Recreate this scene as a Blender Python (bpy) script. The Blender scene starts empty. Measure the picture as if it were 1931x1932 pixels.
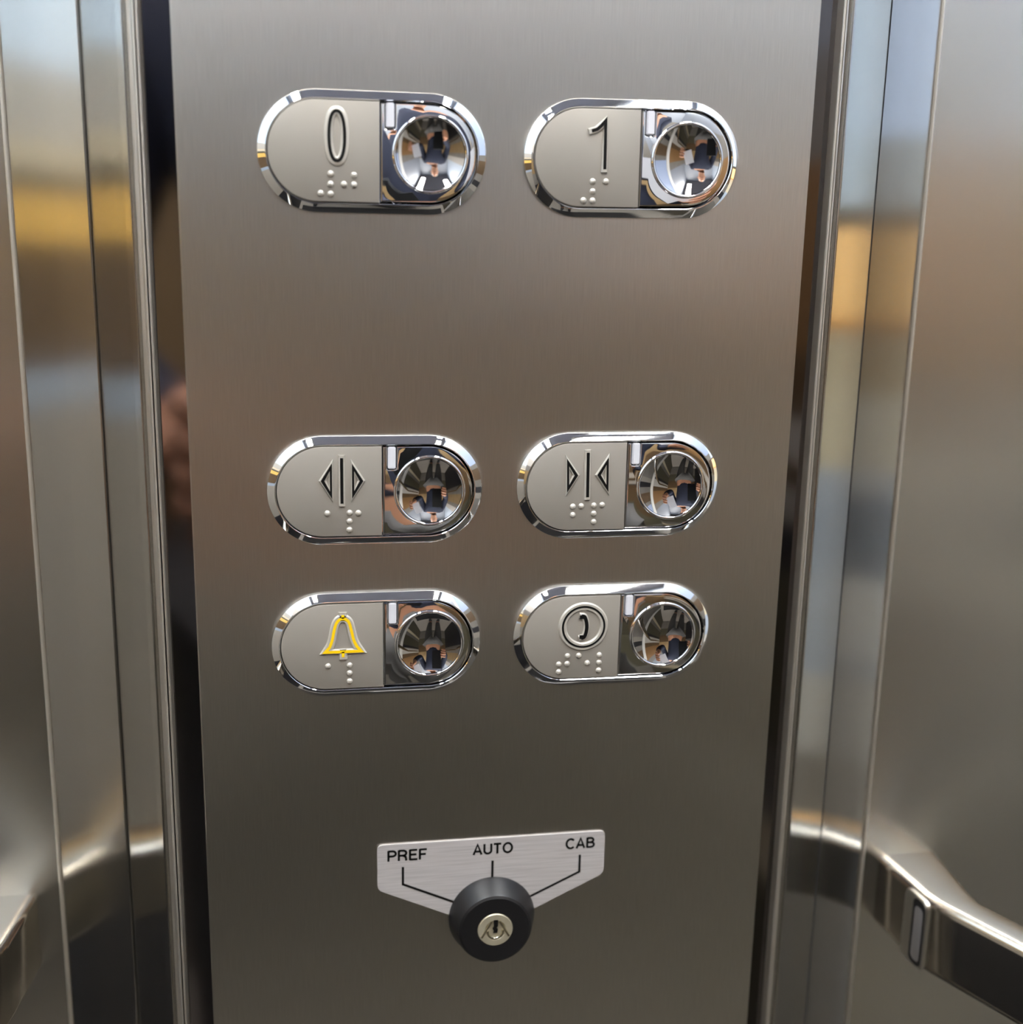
import bpy, bmesh, math
from mathutils import Vector, Matrix

# ---------------------------------------------------------------- camera, world, lamps, exposure
S = bpy.context.scene
COL = S.collection
MM = 0.001
Z0 = 1.2                      # eye height: scene millimetres are measured from here

def P(x, y, z):
    return Vector((x * MM, y * MM, Z0 + z * MM))

cam = bpy.data.cameras.new('camera')
camo = bpy.data.objects.new('camera', cam)
COL.objects.link(camo)
r = Vector((0.9903, -0.1386, 0.0105)); d = Vector((-0.0174, -0.1986, -0.9799)); f = Vector((0.1379, 0.9702, -0.199))
f.normalize(); r = (r - r.dot(f) * f).normalized(); u = -(f.cross(r)); u = r.cross(f)
m = Matrix((( r.x, u.x, -f.x, 0), (r.y, u.y, -f.y, 0), (r.z, u.z, -f.z, 0), (0, 0, 0, 1)))
m.translation = P(-49.7, -285.5, 0)
camo.matrix_world = m
cam.sensor_fit = 'HORIZONTAL'
cam.sensor_width = 36
cam.lens = 1962.95 * 36 / 1931
cam.shift_x = 83.57 / 1931
cam.shift_y = -54.16 / 1931
cam.clip_start = 0.004
cam.dof.use_dof = True
cam.dof.focus_distance = 0.296
cam.dof.aperture_fstop = cam.lens / 5.5      # a phone lens: about 5.5 mm pupil
S.camera = camo

S.view_settings.view_transform = 'Standard'
S.view_settings.look = 'None'
S.view_settings.gamma = 1.0
S.view_settings.exposure = 0.27
S.cycles.max_bounces = 10
S.cycles.glossy_bounces = 8
S.cycles.diffuse_bounces = 4
S.cycles.use_denoising = True

W = bpy.data.worlds.new('world'); S.world = W
W.use_nodes = True
W.node_tree.nodes['Background'].inputs[0].default_value = (0.6, 0.7, 0.85, 1)
W.node_tree.nodes['Background'].inputs[1].default_value = 0.6

# ---------------------------------------------------------------- materials
def srgb(c):
    return tuple(((v / 255) / 12.92 if v / 255 <= 0.04045 else ((v / 255 + 0.055) / 1.055) ** 2.4) for v in c) + (1,)

def mat(name, col, rough=0.5, metal=0.0, emit=None, strength=0.0, spec=None, coat=0.0):
    mt = bpy.data.materials.new(name); mt.use_nodes = True
    b = mt.node_tree.nodes['Principled BSDF']
    b.inputs['Base Color'].default_value = col if len(col) == 4 else tuple(col) + (1,)
    b.inputs['Roughness'].default_value = rough
    b.inputs['Metallic'].default_value = metal
    if spec is not None: b.inputs['Specular IOR Level'].default_value = spec
    b.inputs['Coat Weight'].default_value = coat
    if emit:
        b.inputs['Emission Color'].default_value = tuple(emit) + (1,)
        b.inputs['Emission Strength'].default_value = strength
    return mt

def brushed(name, col, rough, aniso, grain=(9000, 9000, 110), amt=0.10, across='H', bump=0.0):
    """Brushed steel: vertical grain, so reflections smear sideways and stay sharper up and down."""
    mt = mat(name, col, rough, 1.0)
    nt = mt.node_tree; N = nt.nodes; L = nt.links
    b = N['Principled BSDF']
    b.inputs['Anisotropic'].default_value = aniso
    tc = N.new('ShaderNodeTexCoord')
    mp = N.new('ShaderNodeMapping'); mp.inputs['Scale'].default_value = grain
    L.new(tc.outputs['Object'], mp.inputs['Vector'])
    nz = N.new('ShaderNodeTexNoise'); nz.inputs['Scale'].default_value = 1.0; nz.inputs['Detail'].default_value = 2
    L.new(mp.outputs[0], nz.inputs['Vector'])
    mr = N.new('ShaderNodeMapRange')
    mr.inputs['To Min'].default_value = 1 - amt; mr.inputs['To Max'].default_value = 1 + amt
    L.new(nz.outputs['Fac'], mr.inputs['Value'])
    mx = N.new('ShaderNodeVectorMath'); mx.operation = 'SCALE'
    mx.inputs[0].default_value = col[:3]
    L.new(mr.outputs[0], mx.inputs['Scale'])
    L.new(mx.outputs[0], b.inputs['Base Color'])
    # large soft cloudiness of the finish
    n2 = N.new('ShaderNodeTexNoise'); n2.inputs['Scale'].default_value = 14; n2.inputs['Detail'].default_value = 3
    L.new(tc.outputs['Object'], n2.inputs['Vector'])
    m2 = N.new('ShaderNodeMapRange'); m2.inputs['To Min'].default_value = rough * 0.92; m2.inputs['To Max'].default_value = rough * 1.08
    L.new(n2.outputs['Fac'], m2.inputs['Value']); L.new(m2.outputs[0], b.inputs['Roughness'])
    ge = N.new('ShaderNodeNewGeometry')
    cr = N.new('ShaderNodeVectorMath'); cr.operation = 'CROSS_PRODUCT'
    cr.inputs[0].default_value = (0, 0, 1)
    L.new(ge.outputs['Normal'], cr.inputs[1])
    if across == 'H':
        L.new(cr.outputs[0], b.inputs['Tangent'])
    else:
        b.inputs['Tangent'].default_value = (0, 0, 1)
        cx = N.new('ShaderNodeCombineXYZ'); cx.inputs[2].default_value = 1
        L.new(cx.outputs[0], b.inputs['Tangent'])
    return mt

M = {}
M['panel'] = brushed('brushed_panel_steel', (0.66, 0.637, 0.585), 0.36, 0.85, amt=0.14)
M['strip'] = brushed('brushed_column_steel', (0.80, 0.78, 0.74), 0.17, 0.9, amt=0.04)
M['wall'] = brushed('brushed_wall_steel', (0.66, 0.64, 0.60), 0.26, 0.9, amt=0.05)
M['mirror'] = mat('polished_steel_dimmed', (0.17, 0.16, 0.165), 0.07, 1.0)  # base colour darkened in place of the dark reflection in this strip
M['lip'] = mat('bright_steel_lip', (0.88, 0.85, 0.80), 0.38, 0.9)
M['chrome'] = mat('chrome', (0.86, 0.86, 0.87), 0.035, 1.0)
M['dish'] = mat('polished_dish_chrome', (0.52, 0.51, 0.51), 0.02, 1.0)
M['plate'] = mat('satin_nickel', (0.285, 0.265, 0.238), 0.47, 0.3)
M['ridge'] = mat('satin_nickel_lit', (0.50, 0.475, 0.43), 0.34, 0.35)  # plate nickel painted lighter, for the light that raised edges catch
M['cap'] = mat('satin_cap_steel', (0.55, 0.53, 0.48), 0.34, 1.0)
M['dark'] = mat('gap_black', (0.01, 0.01, 0.01), 0.6)
M['ink'] = mat('black_enamel', (0.003, 0.003, 0.003), 0.6, spec=0.15)
M['yellow'] = mat('yellow_enamel', srgb((232, 190, 8)), 0.4)
M['lens'] = mat('frosted_indicator', srgb((196, 198, 206)), 0.35)
M['alu'] = brushed('brushed_aluminium', (0.52, 0.50, 0.505), 0.42, 0.5, grain=(60, 9000, 2200), amt=0.30, across='V')
M['alu'].node_tree.nodes['Principled BSDF'].inputs['Metallic'].default_value = 0.45
M['rubber'] = mat('black_plastic', (0.005, 0.005, 0.006), 0.40)
M['brass'] = mat('nickel_brass', (0.66, 0.61, 0.47), 0.24, 1.0)
M['brassface'] = mat('worn_nickel_brass', (0.46, 0.425, 0.32), 0.42, 0.6)
M['rail'] = mat('polished_rail_steel', (0.66, 0.62, 0.55), 0.12, 1.0)
M['railcap'] = mat('rail_inset_grey', (0.40, 0.39, 0.40), 0.30, 0.8)

# ---------------------------------------------------------------- helpers
def tag(o, label=None, cat=None, group=None, kind=None):
    if label: o['label'] = label
    if cat: o['category'] = cat
    if group: o['group'] = group
    if kind: o['kind'] = kind
    return o

def empty(name, loc, rot=(0, 0, 0)):
    o = bpy.data.objects.new(name, None); COL.objects.link(o)
    o.location = loc; o.rotation_euler = rot; o.empty_display_size = 0.01
    return o

def link(name, bm, material, parent=None, smooth=True, angle=30, loc=None):
    bmesh.ops.recalc_face_normals(bm, faces=bm.faces)
    me = bpy.data.meshes.new(name)
    bm.to_mesh(me); bm.free()
    if smooth:
        for p in me.polygons: p.use_smooth = True
        me.set_sharp_from_angle(angle=math.radians(angle))
    me.materials.append(material)
    o = bpy.data.objects.new(name, me); COL.objects.link(o)
    if parent: o.parent = parent
    if loc is not None: o.location = loc
    return o

def V(x, y, z):                      # local millimetres -> metres
    return Vector((x * MM, y * MM, z * MM))

def loft(bm, rings, close=True, cap_first=False, cap_last=False):
    vs = [[bm.verts.new(p) for p in ring] for ring in rings]
    n = len(vs[0])
    for a, b in zip(vs, vs[1:]):
        for i in range(n if close else n - 1):
            j = (i + 1) % n
            try: bm.faces.new((a[i], a[j], b[j], b[i]))
            except ValueError: pass
    if cap_first: bm.faces.new(vs[0][::-1])
    if cap_last: bm.faces.new(vs[-1])
    return vs

def box(bm, a, b):
    a = Vector(a); b = Vector(b)
    r = bmesh.ops.create_cube(bm, size=1)
    for v in r['verts']:
        v.co = Vector(((a.x + b.x) / 2 + v.co.x * (b.x - a.x), (a.y + b.y) / 2 + v.co.y * (b.y - a.y), (a.z + b.z) / 2 + v.co.z * (b.z - a.z)))
    return r['verts']

def box_obj(name, a, b, material, parent=None, bevel=0.0, kind=None):
    bm = bmesh.new(); box(bm, a, b)
    if bevel: bmesh.ops.bevel(bm, geom=bm.edges[:], offset=bevel, segments=3, affect='EDGES', profile=0.6)
    o = link(name, bm, material, parent, smooth=bool(bevel))
    if kind: o['kind'] = kind
    return o

def lathe(bm, prof, cx=0, cz=0, n=64, cap_first=False, cap_last=False):
    """prof: (radius, height towards the viewer) in mm, axis along -Y"""
    rings = [[V(cx + rr * math.cos(2 * math.pi * i / n), -h, cz + rr * math.sin(2 * math.pi * i / n)) for i in range(n)] for rr, h in prof]
    loft(bm, rings, True, cap_first, cap_last)

# ---------------------------------------------------------------- the room (structure)
HW = 0.52          # half width of the cab
YR = -1.35         # rear wall
YW = 0.025         # the wall the column stands on
env = {
    'ceiling': mat('cream_ceiling', srgb((120, 118, 124)), 0.6),
    'floor': mat('speckled_floor', srgb((150, 144, 136)), 0.45),
    'pale': mat('pale_blue_laminate', srgb((205, 218, 234)), 0.5),
    'grey': mat('grey_laminate', srgb((128, 124, 118)), 0.45),
    'cream': mat('cream_laminate', srgb((228, 214, 184)), 0.5),
    'gold': mat('gold_band', srgb((250, 200, 104)), 0.5),
    'brown': mat('brown_wood', srgb((96, 76, 52)), 0.5),
    'bronze': mat('bronze_wood', srgb((152, 128, 92)), 0.5),
    'dark': mat('dark_laminate', srgb((44, 44, 48)), 0.5),
    'midgrey': mat('mid_grey_laminate', srgb((158, 152, 142)), 0.5),
    'bluegrey': mat('blue_grey_laminate', srgb((140, 146, 156)), 0.5),
    'sienna': mat('sienna_wood', srgb((138, 104, 66)), 0.5),
    'ivory': mat('ivory_laminate', srgb((250, 238, 205)), 0.5),
    'lightgrey': mat('light_grey_laminate', srgb((198, 194, 186)), 0.5),
    'olive': mat('olive_laminate', srgb((92, 88, 72)), 0.5),
    'white': mat('white_enamel', srgb((240, 238, 232)), 0.3),
    'blue': mat('steel_blue_laminate', srgb((168, 182, 198)), 0.5),
}
env['glow'] = mat('side_wall_glow', (0.5, 0.6, 0.7), 0.5, emit=(0.60, 0.80, 1.0), strength=0.60)  # added glow on unseen wall boards, brightens what the column strips mirror
env['glowb'] = mat('side_wall_blue_glow', (0.3, 0.36, 0.5), 0.5, emit=(0.55, 0.70, 1.0), strength=0.26)  # weaker blue glow, also added for the strips to mirror
def noise_tint(mt, scale, amt):
    nt = mt.node_tree; b = nt.nodes['Principled BSDF']; c = tuple(b.inputs['Base Color'].default_value)
    tc = nt.nodes.new('ShaderNodeTexCoord'); nz = nt.nodes.new('ShaderNodeTexNoise'); nz.inputs['Scale'].default_value = scale; nz.inputs['Detail'].default_value = 4
    mr = nt.nodes.new('ShaderNodeMapRange'); mr.inputs['To Min'].default_value = 1 - amt; mr.inputs['To Max'].default_value = 1 + amt
    vm = nt.nodes.new('ShaderNodeVectorMath'); vm.operation = 'SCALE'; vm.inputs[0].default_value = c[:3]
    nt.links.new(tc.outputs['Object'], nz.inputs['Vector']); nt.links.new(nz.outputs['Fac'], mr.inputs['Value'])
    nt.links.new(mr.outputs[0], vm.inputs['Scale']); nt.links.new(vm.outputs[0], b.inputs['Base Color'])
noise_tint(env['floor'], 220, 0.5)
for k in ('brown', 'bronze', 'gold', 'dark', 'grey'): noise_tint(env[k], 9, 0.25)

box_obj('floor', (-HW - .05, YR - .05, -0.04), (HW + .05, YW + .06, 0), env['floor'], kind='structure')
box_obj('ceiling', (-HW - .05, YR - .05, 2.15), (HW + .05, YW + .06, 2.19), env['ceiling'], kind='structure')

TR = [0]
def bands(axis, pos, lo, hi, spec, name):
    """one wall, built as horizontal boards one above the other"""
    for z1, z2, mk in spec:
        TR[0] += 1
        nm = name if z1 == 0 else ('glow_panel_%d' if mk == 'glow' else 'trim_%d') % TR[0]
        if axis == 'x': box_obj(nm, (pos[0], lo, z1), (pos[1], hi, z2), env[mk], kind='structure')
        else: box_obj(nm, (lo, pos[0], z1), (hi, pos[1], z2), env[mk], kind='structure')
UP = [(1.285, 1.335, 'grey'), (1.335, 1.50, 'lightgrey'), (1.50, 2.15, 'pale')]
near_l = [(0, .77, 'dark'), (.77, 1.104, 'midgrey'), (1.104, 1.13, 'blue'), (1.13, 1.218, 'brown'), (1.218, 1.250, 'gold'), (1.250, 1.266, 'olive'), (1.266, 1.285, 'cream')] + [(1.285, 1.335, 'lightgrey'), (1.335, 1.95, 'glow'), (1.95, 2.15, 'pale')]
far_l = [(0, .88, 'dark'), (.88, 1.06, 'grey'), (1.06, 1.27, 'bronze'), (1.27, 1.36, 'grey')] + [(1.36, 1.50, 'lightgrey'), (1.50, 2.15, 'pale')]
near_r = [(0, .80, 'grey'), (.80, .86, 'midgrey'), (.86, .92, 'white'), (.92, 1.07, 'pale'), (1.07, 1.165, 'ivory'), (1.165, 1.225, 'gold'), (1.225, 1.245, 'olive'), (1.245, 1.95, 'glow'), (1.95, 2.15, 'pale')]
mid_r = [(0, .93, 'grey'), (.93, .99, 'midgrey'), (.99, 1.05, 'dark'), (1.05, 1.12, 'grey'), (1.12, 1.24, 'brown'), (1.24, 1.29, 'grey'), (1.29, 1.95, 'glowb'), (1.95, 2.15, 'pale')]
far_r = [(0, .42, 'olive'), (.42, .50, 'cream'), (.50, .60, 'grey'), (.60, .84, 'olive'), (.84, .90, 'dark'), (.90, 1.03, 'lightgrey'), (1.03, 1.11, 'brown'), (1.11, 1.33, 'sienna'), (1.33, 1.45, 'grey'), (1.45, 2.15, 'bluegrey')]
bands('x', (-HW - .03, -HW), -.40, YW + .05, near_l, 'wall_left')
bands('x', (-HW - .03, -HW), YR, -.40, far_l, 'wall_left_rear')
bands('x', (HW, HW + .03), -.045, YW + .05, near_r, 'wall_right')
bands('x', (HW, HW + .03), -.45, -.045, mid_r, 'wall_right_middle')
bands('x', (HW, HW + .03), YR, -.45, far_r, 'wall_right_rear')
bands('y', (YR - .03, YR), -HW - .03, HW + .03, [(0, .45, 'grey'), (.45, .75, 'olive'), (.75, 1.02, 'brown'), (1.02, 1.16, 'bronze'), (1.16, 1.34, 'bronze'), (1.34, 1.50, 'grey'), (1.50, 2.15, 'bluegrey')], 'wall_rear')
box_obj('trim_white_post', (HW - .02, -.46, 0), (HW - .001, -.395, 2.12), env['white'], bevel=.004, kind='structure')

# ---- the wall behind the column, left and right, and the folded column strips
def sheet(name, pts, z1, z2, material, kind='structure', rad=0.0):
    """a folded sheet: plan polyline (mm) swept vertically, rounded bends"""
    out = []
    for i, p in enumerate(pts):
        p = Vector(p)
        if 0 < i < len(pts) - 1 and rad > 0:
            a = Vector(pts[i - 1]); c = Vector(pts[i + 1])
            t = min(rad, (a - p).length * .45, (c - p).length * .45)
            p0 = p + (a - p).normalized() * t; p1 = p + (c - p).normalized() * t
            for k in range(7):
                s = k / 6
                out.append((1 - s) ** 2 * p0 + 2 * s * (1 - s) * p + s * s * p1)
        else: out.append(p)
    bm = bmesh.new()
    loft(bm, [[V(q.x, q.y, 0) + Vector((0, 0, z)) for q in out] for z in (z1, z2)], close=False)
    geo = bmesh.ops.solidify(bm, geom=bm.faces[:], thickness=-0.0012)
    o = link(name, bm, material, smooth=True, angle=50)
    o['kind'] = kind
    return o

ZB, ZT = 0.002, 2.148
box_obj('wall_back_right', (.1368, .025, ZB), (.519, .0275, ZT), M['wall'], kind='structure')
box_obj('wall_back_left', (-.519, .025, ZB), (-.1336, .0275, ZT), M['wall'], kind='structure')
sheet('trim_right_outer', [(115.6, 16), (136.8, 25), (139.5, 25.6)], ZB, ZT, M['strip'], rad=2.0)
sheet('trim_right_inner', [(97.3, 7.0), (98.3, 5.0), (115.3, 16), (115.9, 17.0)], ZB, ZT, M['strip'], rad=1.2)
sheet('trim_left_outer', [(-136.4, 25.6), (-133.6, 25), (-110.9, 16), (-110.4, 16.8)], ZB, ZT, M['strip'], rad=1.8)
sheet('trim_left_inner', [(-110.5, 16.4), (-109.9, 15.0), (-98.0, 5.2), (-97.0, 6)], ZB, ZT, M['strip'], rad=1.2)
sheet('trim_right_lip', [(94.4, 8), (94.5, 3.3), (96.1, 3.3), (96.3, 6.2), (97.4, 6.4)], ZB, ZT, M['lip'], rad=0.7)
sheet('trim_left_lip', [(-97.0, 6.2), (-95.6, 6.0), (-95.4, 3.3), (-93.6, 3.3), (-93.4, 8)], ZB, ZT, M['lip'], rad=0.7)
sheet('trim_right_glint', [(136.0, 24.8), (136.4, 24.0), (137.0, 24.1), (137.4, 25.2)], ZB, ZT, M['lip'], rad=0.35)  # both beads are added, their shape makes the bright line along the bend
sheet('trim_left_glint', [(-134.2, 25.2), (-133.8, 24.1), (-133.1, 24.0), (-132.7, 24.8)], ZB, ZT, M['lip'], rad=0.35)
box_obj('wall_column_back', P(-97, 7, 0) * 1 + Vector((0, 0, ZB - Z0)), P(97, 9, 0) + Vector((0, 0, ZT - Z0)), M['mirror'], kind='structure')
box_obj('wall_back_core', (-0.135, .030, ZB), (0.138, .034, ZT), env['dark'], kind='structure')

# ---------------------------------------------------------------- the panel
bm = bmesh.new(); box(bm, V(-85.4, 0, -520), V(86.4, 2.0, 520))
ed = [e for e in bm.edges if abs(e.verts[0].co.z - e.verts[1].co.z) > 0.5 and e.verts[0].co.y < 0.001]
bmesh.ops.bevel(bm, geom=ed, offset=0.00035, segments=3, affect='EDGES')
panel = empty('control_panel', P(0, 0, 0))
tag(panel, 'tall brushed stainless steel lift control panel in the middle carrying all the buttons', 'control panel')
link('face_plate', bm, M['panel'], panel)
bm = bmesh.new(); box(bm, V(-80, 2.0, -515), V(80, 7.0, 515)); link('mounting_frame', bm, M['dark'], panel, smooth=False)

# ---------------------------------------------------------------- buttons
A, B = 30.0, 15.42
def stadium(dd, h, n=40, a=A, b=B):
    rr = b - dd; c = a - b
    pts = []
    for i in range(n + 1):
        t = -math.pi / 2 + math.pi * i / n
        pts.append(V(c + rr * math.cos(t), -h, rr * math.sin(t)))
    for i in range(n + 1):
        t = math.pi / 2 + math.pi * i / n
        pts.append(V(-c + rr * math.cos(t), -h, rr * math.sin(t)))
    return pts
def half_left(dd, h, umax, n=40):
    rr = B - dd; c = A - B
    pts = [V(umax, -h, rr)]
    for i in range(n + 1):
        t = math.pi / 2 + math.pi * i / n
        pts.append(V(-c + rr * math.cos(t), -h, rr * math.sin(t)))
    pts.append(V(umax, -h, -rr))
    return pts
DX, DZ = 14.9, -0.1       # centre of the finger dish
SPLIT = 1.55
HP = 2.55                  # height of the legend plate

def bezel_mesh():
    bm = bmesh.new()
    prof = [(0, 0.0), (0.0, .7), (.12, .92), (2.02, 2.42), (2.2, 2.5), (2.32, 2.5), (2.5, 2.3), (2.55, 1.0), (3.2, .05)]
    loft(bm, [stadium(dd, h) for dd, h in prof])
    # floor under plates
    loft(bm, [stadium(3.2, .05)], cap_last=True)
    return bm
def plate_mesh():
    bm = bmesh.new()
    prof = [(2.75, 0.8, 0), (2.75, HP - .3, 0), (2.85, HP - .08, .1), (3.05, HP, .3)]
    loft(bm, [half_left(dd, h, SPLIT - k) for dd, h, k in prof], cap_last=True)
    return bm
NR = 72
def push_mesh():
    """right-hand polished plate with a round hole for the dish and a notch for the lens"""
    bm = bmesh.new()
    rr0 = B; c = A - B; u0 = SPLIT + .35
    def outline(dd, k):
        rr = rr0 - dd
        pts = []
        # start at the lens notch, run clockwise in view
        nl, nr, nb = 2.95, 5.75, 5.95
        pts += [(u0 + k, -rr), ]
        n = 40
        for i in range(n + 1):
            t = -math.pi / 2 + math.pi * i / n
            pts.append((c + rr * math.cos(t), rr * math.sin(t)))
        pts += [(nr + k, rr), (nr + k, nb + .5 - k), (nr - .4 + k * .6, nb - k), (nl + .4 - k * .6, nb - k), (nl - k, nb + .5 - k), (nl - k, rr), (u0 + k, rr)]
        return pts
    prof = [(2.95, .8, 0), (2.95, 1.75, 0), (3.15, 2.05, .15), (3.5, 2.15, .35)]
    rings = []
    for dd, h, k in prof:
        rings.append([V(x, -h, z) for x, z in outline(dd, k)])
    vs = loft(bm, rings)
    top = vs[-1]
    inner = [bm.verts.new(V(DX + 9.6 * math.cos(2 * math.pi * i / NR), -2.15, DZ + 9.6 * math.sin(2 * math.pi * i / NR))) for i in range(NR)]
    e1 = [bm.edges.get((top[i], top[(i + 1) % len(top)])) for i in range(len(top))]
    e2 = [bm.edges.new((inner[i], inner[(i + 1) % NR])) for i in range(NR)]
    bmesh.ops.triangle_fill(bm, edges=[e for e in e1 if e] + e2, use_beauty=True)
    return bm
def ring_mesh():
    bm = bmesh.new()
    prof = [(10.1, 1.9), (10.1, 2.3)]
    for i in range(9):
        t = math.pi * i / 8
        prof.append((9.6 + .5 * math.cos(t), 2.35 + .55 * math.sin(t)))
    prof += [(9.1, 2.2), (9.0, 1.9)]
    lathe(bm, prof, DX, DZ, NR)
    return bm
RD = 20.0
def dish_mesh():
    bm = bmesh.new()
    rmax = 9.05; prof = []
    for i in range(25):
        rr = rmax * (1 - i / 25)
        sag = RD - math.sqrt(RD * RD - rr * rr)
        smax = RD - math.sqrt(RD * RD - rmax * rmax)
        prof.append((rr, 2.4 - smax + sag))
    lathe(bm, prof, DX, DZ, NR, cap_last=True)
    return bm
def lens_mesh():
    bm = bmesh.new()
    for v in box(bm, V(3.2, -2.55, 6.25), V(5.4, -.8, 12.45)): pass
    bmesh.ops.bevel(bm, geom=bm.edges[:], offset=.00025, segments=2, affect='EDGES')
    return bm

def stroke(bm, pts, section, closed=False, h0=0.0, ext=0.0, lim=0.38):
    """sweep a cross-section [(side offset, height)] along a polyline lying on the plate"""
    pts = [Vector(p) for p in pts]
    n = len(pts)
    if not closed and ext:
        pts[0] = pts[0] + (pts[0] - pts[1]).normalized() * ext
        pts[-1] = pts[-1] + (pts[-1] - pts[-2]).normalized() * ext
    rings = []
    for i, p in enumerate(pts):
        a = pts[(i - 1) % n] if (closed or i > 0) else None
        b = pts[(i + 1) % n] if (closed or i < n - 1) else None
        d1 = (p - a).normalized() if a is not None else (b - p).normalized()
        d2 = (b - p).normalized() if b is not None else d1
        n1 = Vector((-d1.y, d1.x)); n2 = Vector((-d2.y, d2.x))
        mv = (n1 + n2)
        mv = n1 if mv.length < 1e-6 else mv.normalized()
        k = 1 / max(lim, mv.dot(n1))
        rings.append([V(p.x + mv.x * s * k, -(h0 + h), p.y + mv.y * s * k) for s, h in section])
    if closed: rings.append(rings[0])
    vs = []
    for ri, ring in enumerate(rings):
        vs.append(vs[0] if (closed and ri == len(rings) - 1) else [bm.verts.new(q) for q in ring])
    for a, b in zip(vs, vs[1:]):
        for i in range(len(section) - 1):
            try: bm.faces.new((a[i], a[i + 1], b[i + 1], b[i]))
            except ValueError: pass
    if not closed:
        bm.faces.new(vs[0][::-1]); bm.faces.new(vs[-1])

def smooth_path(pts, closed=False, n=8):
    """Catmull-Rom through the points"""
    P_ = [Vector(p) for p in pts]; out = []; m_ = len(P_)
    for i in range(m_ if closed else m_ - 1):
        p0 = P_[(i - 1) % m_] if closed or i > 0 else P_[0]
        p1 = P_[i]; p2 = P_[(i + 1) % m_]
        p3 = P_[(i + 2) % m_] if closed or i + 2 < m_ else P_[-1]
        for k in range(n):
            t = k / n
            out.append(0.5 * ((2 * p1) + (-p0 + p2) * t + (2 * p0 - 5 * p1 + 4 * p2 - p3) * t * t + (-p0 + 3 * p1 - 3 * p2 + p3) * t ** 3))
    if not closed: out.append(P_[-1])
    return out

zero = []
for i in range(56):
    t = 2 * math.pi * i / 56
    cx_, sz_ = math.cos(t), math.sin(t)
    zero.append((-9.5 + 2.02 * math.copysign(abs(cx_) ** .85, cx_), 3.72 + 6.15 * math.copysign(abs(sz_) ** .92, sz_)))
circ = [(-9.45 + 6.22 * math.cos(2 * math.pi * i / 64), 3.4 + 6.15 * math.sin(2 * math.pi * i / 64)) for i in range(64)]
bell = smooth_path([(-13.6, .2), (-12.85, 2.3), (-12.25, 5.3), (-11.6, 7.3), (-10.75, 8.25), (-9.8, 8.55), (-8.9, 8.25), (-8.05, 7.3), (-7.45, 5.0), (-6.75, 2.0), (-5.9, .1)], n=4)
bell = [Vector((-14.9, -1.3))] + bell + [Vector((-4.7, -1.3))]
# each symbol: list of (points, closed) strokes
SYM = {
    'zero': [(zero, True)],
    'one': [([(-8.25, -2.9), (-8.35, 9.6), (-9.55, 8.2), (-10.6, 7.3), (-12.1, 6.85)], False)],
    'open': [([(-9.5, 9.6), (-9.5, -3.2)], False), ([(-14.75, 3.22), (-12.45, 7.1), (-12.45, -.75)], True), ([(-4.1, 3.1), (-6.4, 7.0), (-6.4, -.75)], True)],
    'close': [([(-9.95, 10.0), (-9.75, -2.9)], False), ([(-15.7, 7.3), (-13.2, 3.5), (-15.5, -.35)], True), ([(-4.2, 7.5), (-6.6, 3.5), (-4.0, -.45)], True)],
    'bell': [(bell, True), ([(-9.8, 8.6), (-9.8, 9.6)], False), ([(-9.85, -1.3), (-9.85, -2.9)], False)],
    'phone': [(circ, True)],
}
handset = smooth_path([(-10.2, 6.75), (-9.3, 6.5), (-8.75, 5.2), (-8.5, 3.4), (-8.7, 1.6), (-9.2, .3), (-10.1, -.05)], n=5)

def ridge_mesh(kind):
    bm = bmesh.new()
    hw = 1.15 if kind in ('open', 'close') else 1.3
    sec = [(-hw, -.1), (-hw + .12, .22), (-hw + .42, .50), (hw - .42, .50), (hw - .12, .22), (hw, -.1)]
    if kind == 'one':
        sec = [(-.95, -.1), (-.88, .25), (-.62, .5), (.62, .5), (.88, .25), (.95, -.1)]
    if kind in ('open', 'close'):
        sec = [(-.95, -.1), (-.85, .25), (-.6, .5), (.6, .5), (.85, .25), (.95, -.1)]
    if kind == 'zero':
        sec = [(-1.35, -.1), (-1.2, .25), (-.7, .5), (.65, .5), (1.0, .2), (1.15, -.1)]
    for pts, cl in SYM[kind]:
        stroke(bm, pts, sec, cl, HP, ext=.75, lim=0.4 if kind in ('open', 'close') else 0.7)
    if kind == 'phone':
        stroke(bm, handset, [(-1.0, -.1), (-.85, .25), (-.6, .5), (.6, .5), (.85, .25), (1.0, -.1)], False, HP, ext=.6)
    return bm
def inlay_mesh(kind):
    bm = bmesh.new()
    w = {'zero': .41, 'one': .42, 'open': .42, 'close': .42, 'bell': .40, 'phone': .30}[kind]
    sec = [(-w, .3), (-w, .56), (w, .56), (w, .3)]
    for pts, cl in SYM[kind]:
        stroke(bm, pts, sec, cl, HP)
    if kind == 'phone':
        w = .52; stroke(bm, handset, [(-w, .3), (-w, .56), (w, .56), (w, .3)], False, HP)
        for (x, z) in ((-9.95, 6.45), (-9.85, .3)):
            a = V(x - .75, -HP - .565, z - .55); b = V(x + .55, -HP - .3, z + .55)
            box(bm, (min(a.x, b.x), min(a.y, b.y), min(a.z, b.z)), (max(a.x, b.x), max(a.y, b.y), max(a.z, b.z)))
    return bm
def dot_mesh():
    bm = bmesh.new()
    lathe(bm, [(.88, -.05), (.84, .12), (.70, .34), (.46, .52), (.2, .60)], 0, 0, 24, cap_last=True)
    return bm

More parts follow.
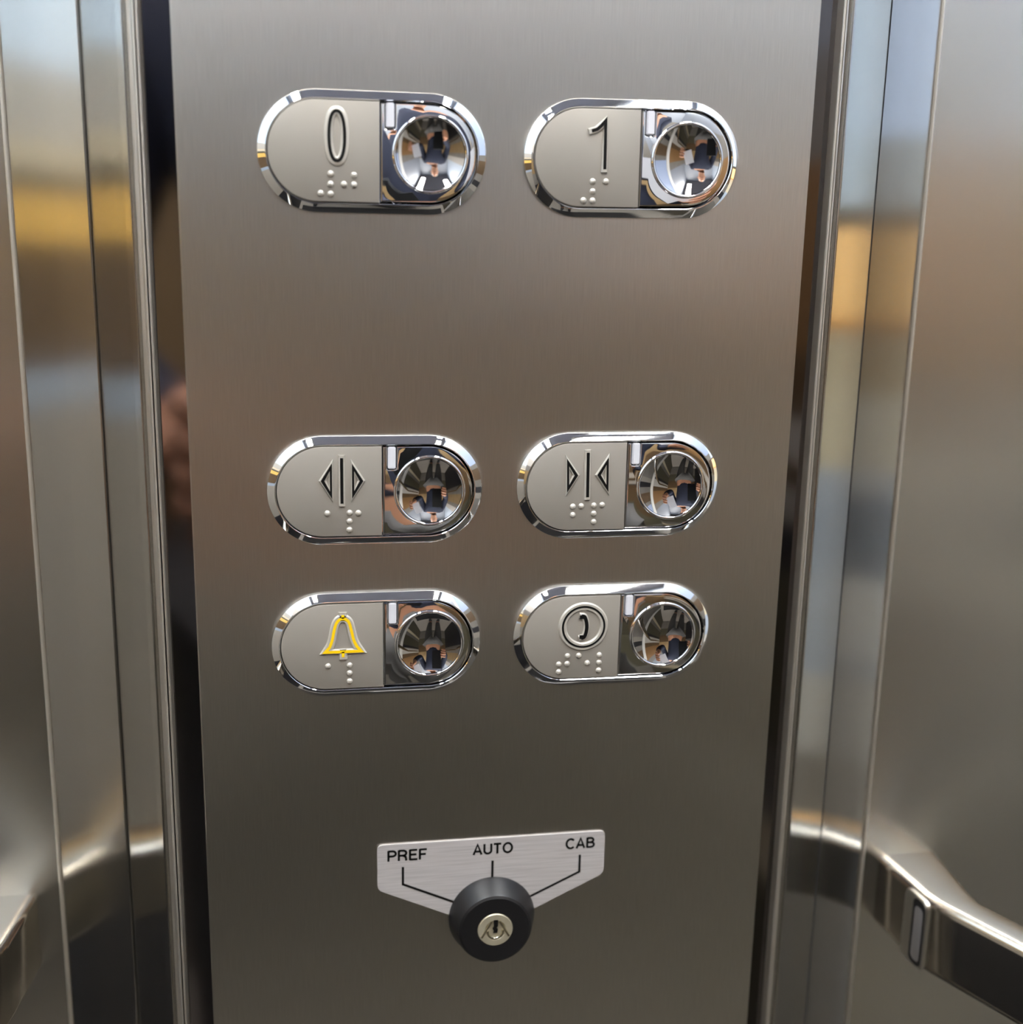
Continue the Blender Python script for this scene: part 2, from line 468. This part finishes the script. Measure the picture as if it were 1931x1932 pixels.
bezel = link('bezel', bezel_mesh(), M['chrome'], angle=22).data
plate_me = link('legend_plate', plate_mesh(), M['plate'], angle=35).data
push_me = link('push_plate', push_mesh(), M['chrome'], angle=30).data
ring_me = link('dish_rim', ring_mesh(), M['chrome'], angle=50).data
dish_me = link('finger_dish', dish_mesh(), M['dish'], angle=60).data
lens_me = link('indicator_lens', lens_mesh(), M['lens'], angle=40).data
dot_me = link('braille_dot', dot_mesh(), M['ridge'], angle=80).data
for o in list(COL.objects):
    if o.type == 'MESH' and o.parent is None and o.name in ('bezel', 'legend_plate', 'push_plate', 'dish_rim', 'finger_dish', 'indicator_lens', 'braille_dot'):
        bpy.data.objects.remove(o)

def put(name, me, parent, loc=(0, 0, 0)):
    o = bpy.data.objects.new(name, me); COL.objects.link(o); o.parent = parent; o.location = loc
    return o

BT = [  # x, z, tilt, symbol, dots, label
    (-34.92 - .07, 30.3 - .04, -.005, 'zero', [(-11.18, -5.7), (-5.12, -5.9), (-11.2, -8.3), (-7.73, -8.26), (-5.14, -8.31), (-13.79, -10.66), (-11.24, -10.75)],
     'oval chrome lift button with raised number 0 and braille, on brushed steel panel'),
    (34.92 + .14, 30.3 + .04, .006, 'one', [(-11.38, -6.06), (-7.7, -6.05), (-11.29, -8.66), (-13.78, -11.05), (-11.28, -11.05)],
     'oval chrome lift button with raised number 1 and braille, on brushed steel panel'),
    (-34.92, -59.8 - .1, -.003, 'open', [(-13.57, -6.0), (-7.4, -5.95), (-5.02, -6.05), (-7.46, -8.37), (-7.49, -10.77)],
     'oval chrome button with door-open arrows pointing away from a centre bar'),
    (34.92, -59.8 + .1, .002, 'close', [(-13.85, -5.65), (-11.4, -5.55), (-7.72, -5.45), (-5.26, -5.36), (-13.81, -8.1), (-7.68, -7.85), (-7.6, -10.28)],
     'oval chrome button with door-close arrows pointing inward to a centre bar'),
    (-34.92 + .07, -104.9, .001, 'bell', [(-14.18, -5.6), (-8.04, -5.63), (-8.07, -7.98), (-8.1, -10.44)],
     'oval chrome alarm button with yellow bell outline and braille'),
    (34.92 - .13, -104.9, -.003, 'phone', [(-13.91, -5.59), (-10.53, -5.58), (-4.28, -5.64), (-16.44, -8.09), (-13.92, -8.0), (-7.87, -8.0), (-4.32, -8.0), (-16.41, -10.45), (-4.28, -10.4)],
     'oval chrome call button with telephone handset in a black circle'),
]
for x, z, th, sym, dots, lab in BT:
    e = empty('lift_button', P(x, 0, z), (0, -th, 0))
    tag(e, lab, 'lift button', 'oval lift buttons on the steel panel')
    put('bezel', bezel, e)
    pl = put('legend_plate', plate_me, e); pl['label'] = 'satin grey plate with raised symbol'
    link('raised_symbol', ridge_mesh(sym), M['ridge'], pl, angle=35)
    link('symbol_inlay', inlay_mesh(sym), M['yellow'] if sym == 'bell' else M['ink'], pl, smooth=False)
    for (dx, dz) in dots: put('braille_dot', dot_me, pl, V(dx, -HP, dz))
    put('push_plate', push_me, e)
    put('dish_rim', ring_me, e)
    dd = put('finger_dish', dish_me, e); dd['label'] = 'round concave mirror-polished finger dish'
    ll = put('indicator_lens', lens_me, e); ll['label'] = 'small pale rectangular indicator lens'

# ---------------------------------------------------------------- key switch and its label plate
pts = [(-35.3, -169.0), (35.1, -169.0), (35.1, -183.4), (11, -195.0), (-11, -195.0), (-35.3, -183.8)]
def rounded(poly, rad, n=5):
    out = []
    for i, p in enumerate(poly):
        p = Vector(p); a = Vector(poly[i - 1]); c = Vector(poly[(i + 1) % len(poly)])
        p0 = p + (a - p).normalized() * rad; p1 = p + (c - p).normalized() * rad
        for k in range(n + 1):
            s = k / n; out.append((1 - s) ** 2 * p0 + 2 * s * (1 - s) * p + s * s * p1)
    return out
pts = rounded(pts, 1.8)
CZ = -190.0
bm = bmesh.new()
loft(bm, [[V(p.x, -h, p.y - CZ) for p in pts] for h in (0.02, .45)], cap_first=True, cap_last=True)
sp = empty('switch_label_plate', P(0, 0, CZ))
tag(sp, 'brushed aluminium label plate lettered PREF AUTO CAB behind the key switch', 'label plate')
link('plate', bm, M['alu'], sp, angle=40)
def line_mesh(pl, w):
    bm = bmesh.new()
    stroke(bm, [(x, z - CZ) for x, z in pl], [(-w, 0), (-w, .06), (w, .06), (w, 0)], False, .44)
    return bm
for pl in ([(-27.6, -176.6), (-27.6, -182.4), (-9.0, -191.0)], [(-.1, -176.5), (-.1, -186)], [(27.3, -176.5), (27.3, -182.3), (8.5, -191.2)]):
    o = link('pointer_line', line_mesh(pl, .36), M['ink'], sp, smooth=False)
def arc(cx, cz, rx, rz, a1, a2, n=14):
    return [(cx + rx * math.cos(math.radians(a1 + (a2 - a1) * k / n)), cz + rz * math.sin(math.radians(a1 + (a2 - a1) * k / n))) for k in range(n + 1)]
GL = {   # capital letters as strokes in a box of height 1: (width, strokes)
    'P': (.66, [[(.04, 0), (.04, 1)], [(.04, .94)] + arc(.36, .70, .26, .24, 90, -90) + [(.04, .46)]]),
    'R': (.72, [[(.04, 0), (.04, 1)], [(.04, .94)] + arc(.38, .71, .25, .23, 90, -90) + [(.04, .48)], [(.36, .48), (.58, .36), (.64, 0)]]),
    'E': (.62, [[(.04, 0), (.04, 1)], [(.04, .94), (.62, .94)], [(.04, .52), (.56, .52)], [(.04, .06), (.64, .06)]]),
    'F': (.58, [[(.04, 0), (.04, 1)], [(.04, .94), (.60, .94)], [(.04, .50), (.52, .50)]]),
    'A': (.74, [[(.02, 0), (.37, .97), (.72, 0)], [(.15, .31), (.59, .31)]]),
    'U': (.70, [[(.06, 1), (.06, .36)] + arc(.36, .34, .30, .28, 180, 360) + [(.66, .36), (.66, 1)]]),
    'T': (.66, [[(.33, 0), (.33, .94)], [(0, .94), (.66, .94)]]),
    'O': (.82, [arc(.41, .5, .37, .45, 0, 360, 30)]),
    'C': (.76, [arc(.42, .5, .37, .45, 42, 318, 24)]),
    'B': (.70, [[(.06, 0), (.06, 1)], [(.06, .94)] + arc(.38, .73, .22, .21, 90, -90) + [(.06, .52)], [(.38, .52)] + arc(.38, .29, .28, .23, 90, -90) + [(.06, .06)]]),
}
def lettering(txt, x1, x2, zb, zt):
    """one printed word in plain bold capitals"""
    gap = .17; tot = sum(GL[c][0] for c in txt) + gap * (len(txt) - 1)
    k = (x2 - x1) / tot; hz = zt - zb; bm = bmesh.new(); x = x1; w = .34
    for c in txt:
        for st in GL[c][1]:
            stroke(bm, [(x + px * k, zb - CZ + pz * hz) for px, pz in st], [(-w, 0), (-w, .06), (w, .06), (w, 0)], False, .44, lim=.6)
        x += (GL[c][0] + gap) * k
    return link('lettering', bm, M['ink'], sp, smooth=False)
lettering('PREF', -32.1, -20.4, -174.5, -170.95)
lettering('AUTO', -6.1, 6.0, -174.2, -170.75)
lettering('CAB', 22.8, 31.8, -174.3, -170.85)

ks = empty('key_switch', P(-.1, 0, -195.4))
tag(ks, 'round black key switch below the PREF AUTO CAB label plate', 'key switch')
bm = bmesh.new()
lathe(bm, [(13.4, 0), (13.4, .8), (13.0, 1.6), (11.6, 6.2), (11.1, 7.1), (10.4, 7.5), (5.6, 7.5), (5.45, 7.0)], n=96)
link('housing', bm, M['rubber'], ks, angle=28)
lk = None
bm = bmesh.new()
lathe(bm, [(5.45, 5.5), (5.45, 7.3), (5.15, 7.6), (3.3, 7.6), (2.9, 7.25), (0.02, 7.25)], n=72, cap_last=True)
lk = link('lock_cylinder', bm, M['brassface'], ks, angle=28); lk['label'] = 'pale brass key barrel'
bm = bmesh.new()       # keyway: zigzag slot
zz = [(-.55, 3.4), (.75, 3.4), (.75, 1.3), (.35, .75), (.75, .2), (.6, -.9), (-.6, -.9), (-.45, -.1), (-.85, .45), (-.45, 1.2)]
loft(bm, [[V(x, -h, z) for x, z in zz] for h in (7.2, 7.68)], cap_last=True)
link('keyhole', bm, M['ink'], lk, smooth=False)
bm = bmesh.new()       # bright bow round the slot and two V cuts
sec = [(-.42, 0), (-.25, .32), (.25, .32), (.42, 0)]
stroke(bm, [(2.35 * math.cos(t), 2.35 * math.sin(t) - .6) for t in [math.pi * (.95 + 1.1 * i / 16) for i in range(17)]], sec, False, 7.3)
stroke(bm, [(-1.3, 2.9), (-4.2, -2.2)], sec, False, 7.5)
stroke(bm, [(1.3, 2.9), (4.2, -2.2)], sec, False, 7.5)
link('barrel_ridges', bm, M['brass'], lk, angle=50)

# ---------------------------------------------------------------- handrails
def handrail(s, ox, zt, label):
    """plan outline: stub square to the wall, then the bar swings out at 28 degrees and along the side wall"""
    inner = [(143.0, 25), (145.0, 2.0), (146.2, -3.0), (150.5, -11.5), (300, -302), (440, -574), (455, -620), (457, -1150)]
    outer = [(165.2, 25), (162.3, 0.0), (162.0, -5.5), (166.0, -13.5), (312, -296), (451, -567), (468, -616), (470, -1150)]
    tb = 27.0
    hsec = []
    # section: 0 inner..1 outer ; rounded rectangle
    rows = []
    rc = 3.2
    for (ix, iy), (px, py) in zip(inner, outer):
        a = Vector((ix, iy)); b = Vector((px, py)); wd = (b - a).length; dr = (b - a) / wd
        ring = []
        for cxs, czs, t0 in ((wd - rc, -rc, 0), (rc, -rc, 90), (rc, -tb + rc, 180), (wd - rc, -tb + rc, 270)):
            for k in range(7):
                t = math.radians(t0 + 15 * k)
                q = a + dr * (cxs + rc * math.cos(t))
                ring.append(V(s * q.x + ox, q.y, czs + rc * math.sin(t)))
        rows.append(ring)
    e = empty('handrail', P(0, 0, zt))
    tag(e, label, 'handrail', 'steel handrails either side of the panel')
    bm = bmesh.new(); loft(bm, rows, True, True, True)
    link('bar', bm, M['rail'], e, angle=40)
    def on(y, z, h):             # on the side face of the stub that looks at the panel
        x = 145.0 + (143.0 - 145.0) * (y - 2.0) / 23.0
        return V(s * (x - h) + ox, y, z)
    def oblong(y1, y2, z1, z2, rr, prof):
        bm = bmesh.new(); rings = []
        for k, h in prof:
            rings.append([on(p.x, p.y, h) for p in rounded([(y1 + k, z1 - k), (y2 - k, z1 - k), (y2 - k, z2 + k), (y1 + k, z2 + k)], rr)])
        loft(bm, rings, cap_last=True); return bm
    if s < 0: return e
    link('end_cap', oblong(-2.8, 8.5, -1.2, -26.6, 3.0, [(0, -.6), (0, .5), (.3, .9), (.9, 1.1)]), M['cap'], e, angle=45)
    link('inset_surround', oblong(-2.3, 3.7, -2.2, -25.6, 2.4, [(0, .8), (0, 1.15)]), M['rubber'], e, angle=40)
    o = link('end_inset', oblong(-1.6, 2.6, -4.6, -24.0, 1.9, [(0, .8), (0, 1.2), (.2, 1.3)]), M['railcap'], e, angle=40); o['label'] = 'grey oblong inset on the rail end'
    return e
handrail(1, 0, -200.4, 'polished steel handrail at lower right, black-faced bar running out of frame')
handrail(-1, 2.0, -193.0, 'polished steel handrail at lower left, only its rounded end in frame')

# ---------------------------------------------------------------- ceiling lights and light column
lampm = mat('lamp_diffuser', (0.9, 0.9, 0.9), 0.5, emit=(1.0, 0.95, 0.86), strength=58.0)
lampw = mat('cool_diffuser', (0.9, 0.9, 0.9), 0.5, emit=(0.92, 0.96, 1.0), strength=48.0)
frm = mat('lamp_frame', (0.6, 0.6, 0.6), 0.3, 1.0)
LT = [(-.42, -.30, -.34, -.06, lampw, 'ceiling strip light on the left nearest the button column'), (-.42, -.30, -.98, -.46, lampm, 'long ceiling strip light on the left towards the rear'),
      (.30, .42, -.46, -.06, lampw, 'ceiling strip light on the right nearest the button column'), (.30, .42, -1.10, -.58, lampm, 'long ceiling strip light on the right towards the rear')]
for (x1, x2, y1, y2, mm, lab) in LT:
    e = empty('ceiling_light', ((x1 + x2) / 2, (y1 + y2) / 2, 2.15)); tag(e, lab, 'ceiling light', 'ceiling lights')
    c = Vector(((x1 + x2) / 2, (y1 + y2) / 2, 2.15))
    box_obj('diffuser', Vector((x1, y1, 2.135)) - c, Vector((x2, y2, 2.148)) - c, mm, e)
    for a, b in (((x1 - .02, y1 - .02), (x2 + .02, y1)), ((x1 - .02, y2), (x2 + .02, y2 + .02)), ((x1 - .02, y1), (x1, y2)), ((x2, y1), (x2 + .02, y2))):
        box_obj('frame', Vector((a[0], a[1], 2.128)) - c, Vector((b[0], b[1], 2.1499)) - c, frm, e)

# ---------------------------------------------------------------- the photographer and the phone (seen in the polished dishes)
skin = mat('skin', srgb((205, 150, 118)), 0.5); navy = mat('navy_jacket', srgb((46, 50, 66)), 0.9)
trous = mat('grey_trousers', srgb((92, 90, 88)), 0.9); hairm = mat('brown_hair', srgb((52, 38, 28)), 0.6)
shoe = mat('black_shoe_leather', (0.02, 0.02, 0.02), 0.4); white = mat('white_card', srgb((225, 226, 232)), 0.5)
glass = mat('phone_screen', (0.01, 0.01, 0.012), 0.1); pbody = mat('phone_shell', (0.02, 0.022, 0.026), 0.3)
PX, PY = -0.03, -0.74
def skinned(name, chains, material, parent, root=0, sub=2):
    """chains: lists of (point, radius or (rx, ry)); shared points are merged"""
    me = bpy.data.meshes.new(name); idx = {}; vs = []; rs = []; es = []; roots = set()
    for ch in chains:
        prev = None
        for p, rr in ch:
            key = tuple(round(c, 4) for c in p)
            if key not in idx:
                idx[key] = len(vs); vs.append(p); rs.append(rr if isinstance(rr, tuple) else (rr, rr))
                if prev is None: roots.add(idx[key])
            i = idx[key]
            if prev is not None: es.append((prev, i))
            prev = i
    me.from_pydata(vs, es, [])
    o = bpy.data.objects.new(name, me); COL.objects.link(o)
    md = o.modifiers.new('skin', 'SKIN'); md.use_smooth_shade = True
    for i, v in enumerate(me.skin_vertices[0].data):
        v.radius = rs[i]; v.use_root = i in roots
    sb = o.modifiers.new('sub', 'SUBSURF'); sb.levels = sub; sb.render_levels = sub
    dg = bpy.context.evaluated_depsgraph_get()
    m2 = bpy.data.meshes.new_from_object(o.evaluated_get(dg))
    bpy.data.objects.remove(o)
    m2.materials.clear(); m2.materials.append(material)
    for p in m2.polygons: p.use_smooth = True
    o = bpy.data.objects.new(name, m2); COL.objects.link(o); o.parent = parent
    return o
ph = empty('person', (0, 0, 0)); tag(ph, 'person in dark navy jacket and grey trousers holding up a phone and a white card', 'person')
def at(x, y, z): return (PX + x, PY + y, z)
torso = [(at(0, 0, .93), (.14, .105)), (at(0, 0, 1.08), (.125, .095)), (at(0, .01, 1.24), (.145, .105)), (at(0, 0, 1.37), (.15, .09)), (at(0, -.005, 1.455), .062), (at(0, .005, 1.52), .056)]
head = [(at(0, .005, 1.52), .056), (at(0, .02, 1.58), (.07, .078)), (at(0, .015, 1.66), (.078, .095)), (at(0, .0, 1.73), (.055, .065))]
def arm(s, wr, k=1.0, grow=0.0):
    return [(at(0, 0, 1.37), (.15, .09)), (at(s * .165, 0, 1.40), .062 + grow), (at(s * .22, .01, 1.27), .05 + grow), (at(s * .245, .06, 1.14), .042 + grow), ((wr[0] + s * .055, wr[1] - .14, wr[2] - .01), .038 + grow), (wr, .026 + grow)]
WL = (-.135, -.420, 1.085); WR = (.205, -.405, 1.185)
def leg(s, grow=0.0):
    return [(at(0, 0, .93), (.14, .105)), (at(s * .09, 0, .86), .085 + grow), (at(s * .1, .02, .5), .058 + grow), (at(s * .1, .0, .10), .042 + grow)]
foot = lambda s: [(at(s * .1, 0, .10), .042), (at(s * .1, .03, .045), .038), (at(s * .11, .13, .032), .03)]
chains = [torso + head[1:], arm(-1, WL), arm(1, WR), leg(-1) + foot(-1)[1:], leg(1) + foot(1)[1:]]
# palms and fingers
def hand(s, wr, kz, tipx):
    """wrist, palm to the end of the phone, four unequal fingers over its back, thumb on the screen side"""
    pc = (wr[0] - s * .004, wr[1] + .045, wr[2] + .006)
    out = [[(wr, .026), (pc, (.017, .030)), ((wr[0] - s * .008, wr[1] + .08, wr[2] + .01), (.014, .030))]]
    base = (wr[0] - s * .008, wr[1] + .08, wr[2] + .01)
    for i, (dz, ln) in enumerate(((.030, .92), (.010, 1.0), (-.010, .95), (-.029, .76))):
        b = Vector((base[0], base[1] - .005, base[2] + dz))
        k1 = b + Vector((s * .004, .038 * ln, kz * .2)); k2 = k1 + Vector((-s * .026 * ln, .012 * ln, kz * .3)); k3 = k2 + Vector((-s * .022 * ln, .001, kz * .2))
        out.append([(tuple(b), .010), (tuple(k1), .0095), (tuple(k2), .0088), (tuple(k3), .0075)])
    t0 = Vector((wr[0] - s * .012, wr[1] + .03, wr[2] + .028)); t1 = t0 + Vector((-s * .022, .028, .022)); t2 = t1 + Vector((-s * .024, .018, .006))
    out.append([(tuple(t0), .013), (tuple(t1), .011), (tuple(t2), .009)])
    return out
chains += hand(-1, WL, -.01, 0) + hand(1, WR, .01, 0)
nose = [(at(0, .105, 1.655), .008), (at(0, .125, 1.625), .013)]
ears = [[(at(s * .078, .0, 1.66), .012), (at(s * .082, -.002, 1.625), .010)] for s in (-1, 1)]
chains += [nose] + ears
body = skinned('body', chains, skin, ph)
gr = .012
jk = [[(p, (q[0] + gr, q[1] + gr) if isinstance(q, tuple) else q + gr) for p, q in torso[:4]] + [(at(0, -.005, 1.44), .075)]]
for s, w in ((-1, WL), (1, WR)):
    a_ = arm(s, w, grow=gr); a_[0] = (a_[0][0], (.162, .102)); a_[-1] = ((w[0] + s * .012, w[1] - .035, w[2]), .036); jk.append(a_)
skinned('jacket', jk, navy, ph)
tr = []
for s in (-1, 1):
    l_ = leg(s, .014); l_[0] = (l_[0][0], (.15, .115)); tr.append(l_)
skinned('trousers', tr, trous, ph)
for s in (-1, 1):
    skinned('shoe', [[(at(s * .1, -.03, .05), .048), (at(s * .1, .03, .047), .045), (at(s * .11, .15, .036), .034)]], shoe, ph)
    bm = bmesh.new(); bmesh.ops.create_uvsphere(bm, u_segments=16, v_segments=10, radius=.011)
    link('eye', bm, mat('eye_white', (.8, .8, .78), .2), ph, loc=at(s * .03, .098, 1.665))
skinned('hair', [[(at(0, -.03, 1.62), (.075, .085)), (at(0, -.012, 1.70), (.086, .10)), (at(0, -.0, 1.765), (.055, .065))]], hairm, ph)
bm = bmesh.new(); box(bm, (-.022, 0, -.003), (.022, .006, .003)); link('mouth', bm, mat('lip_colour', srgb((150, 84, 76)), .5), ph, loc=at(0, .098, 1.585))

pm = camo.matrix_world.to_3x3()
def phone_pt(x, y, z):               # millimetres along the phone: right, towards its own screen, up
    return pm @ Vector((x * MM, z * MM, y * MM)) + camo.location
loc_, rot_, _ = m.decompose()
pe = empty('smartphone', loc_); pe.rotation_mode = 'QUATERNION'; pe.rotation_quaternion = rot_
tag(pe, 'dark smartphone held upright in one hand', 'smartphone')
def pbox(name, a, b, material, bev, par=None):
    bm = bmesh.new(); box(bm, (a[0] * MM, a[1] * MM, a[2] * MM), (b[0] * MM, b[1] * MM, b[2] * MM))
    if bev: bmesh.ops.bevel(bm, geom=bm.edges[:], offset=bev * MM, segments=3, affect='EDGES')
    return link(name, bm, material, par or pe, angle=40)
pbox('shell', (-40, -138, 4), (36, 20, 12), pbody, 2.5)
pbox('screen', (-37, -134, 12), (33, 16, 12.3), glass, 0)
pbox('camera_bump', (-14, -14, 2.2), (12, 30 - 14, 4.2), pbody, .6)
ce = empty('paper_card', (.125, -.304, 1.232), (0.05, -.3, 0))
tag(ce, 'white paper card held up beside the phone', 'card')
pbox('sheet', (-36, -.4, -50), (36, .4, 50), white, .1, ce)

# dark sheet standing in for the shadow on the floor, and an added amber glow
box_obj('trim_floor_shade', (-.44, -.60, 0.0005), (.44, -.02, .006), mat('painted_floor_shade', srgb((38, 37, 38)), .9), kind='structure')
e = empty('added_amber_glow', (HW, -.012, 1.2)); tag(e, 'small amber glow added on the right hand side wall near the corner', 'added glow')  # unseen source, added to warm what the right strip mirrors
bm = bmesh.new(); box(bm, (-.008, -.034, -.030), (-.0005, .034, .030)); bmesh.ops.bevel(bm, geom=bm.edges[:], offset=.002, segments=2, affect='EDGES')
link('diffuser', bm, mat('amber_glow', (.9, .7, .4), .5, emit=(1.0, .50, .08), strength=1.2), e)
for a_, b_ in ((-.039, -.034), (.034, .036)): box_obj('frame', (-.006, a_, -.035), (-.0003, b_, .035), frm, e)
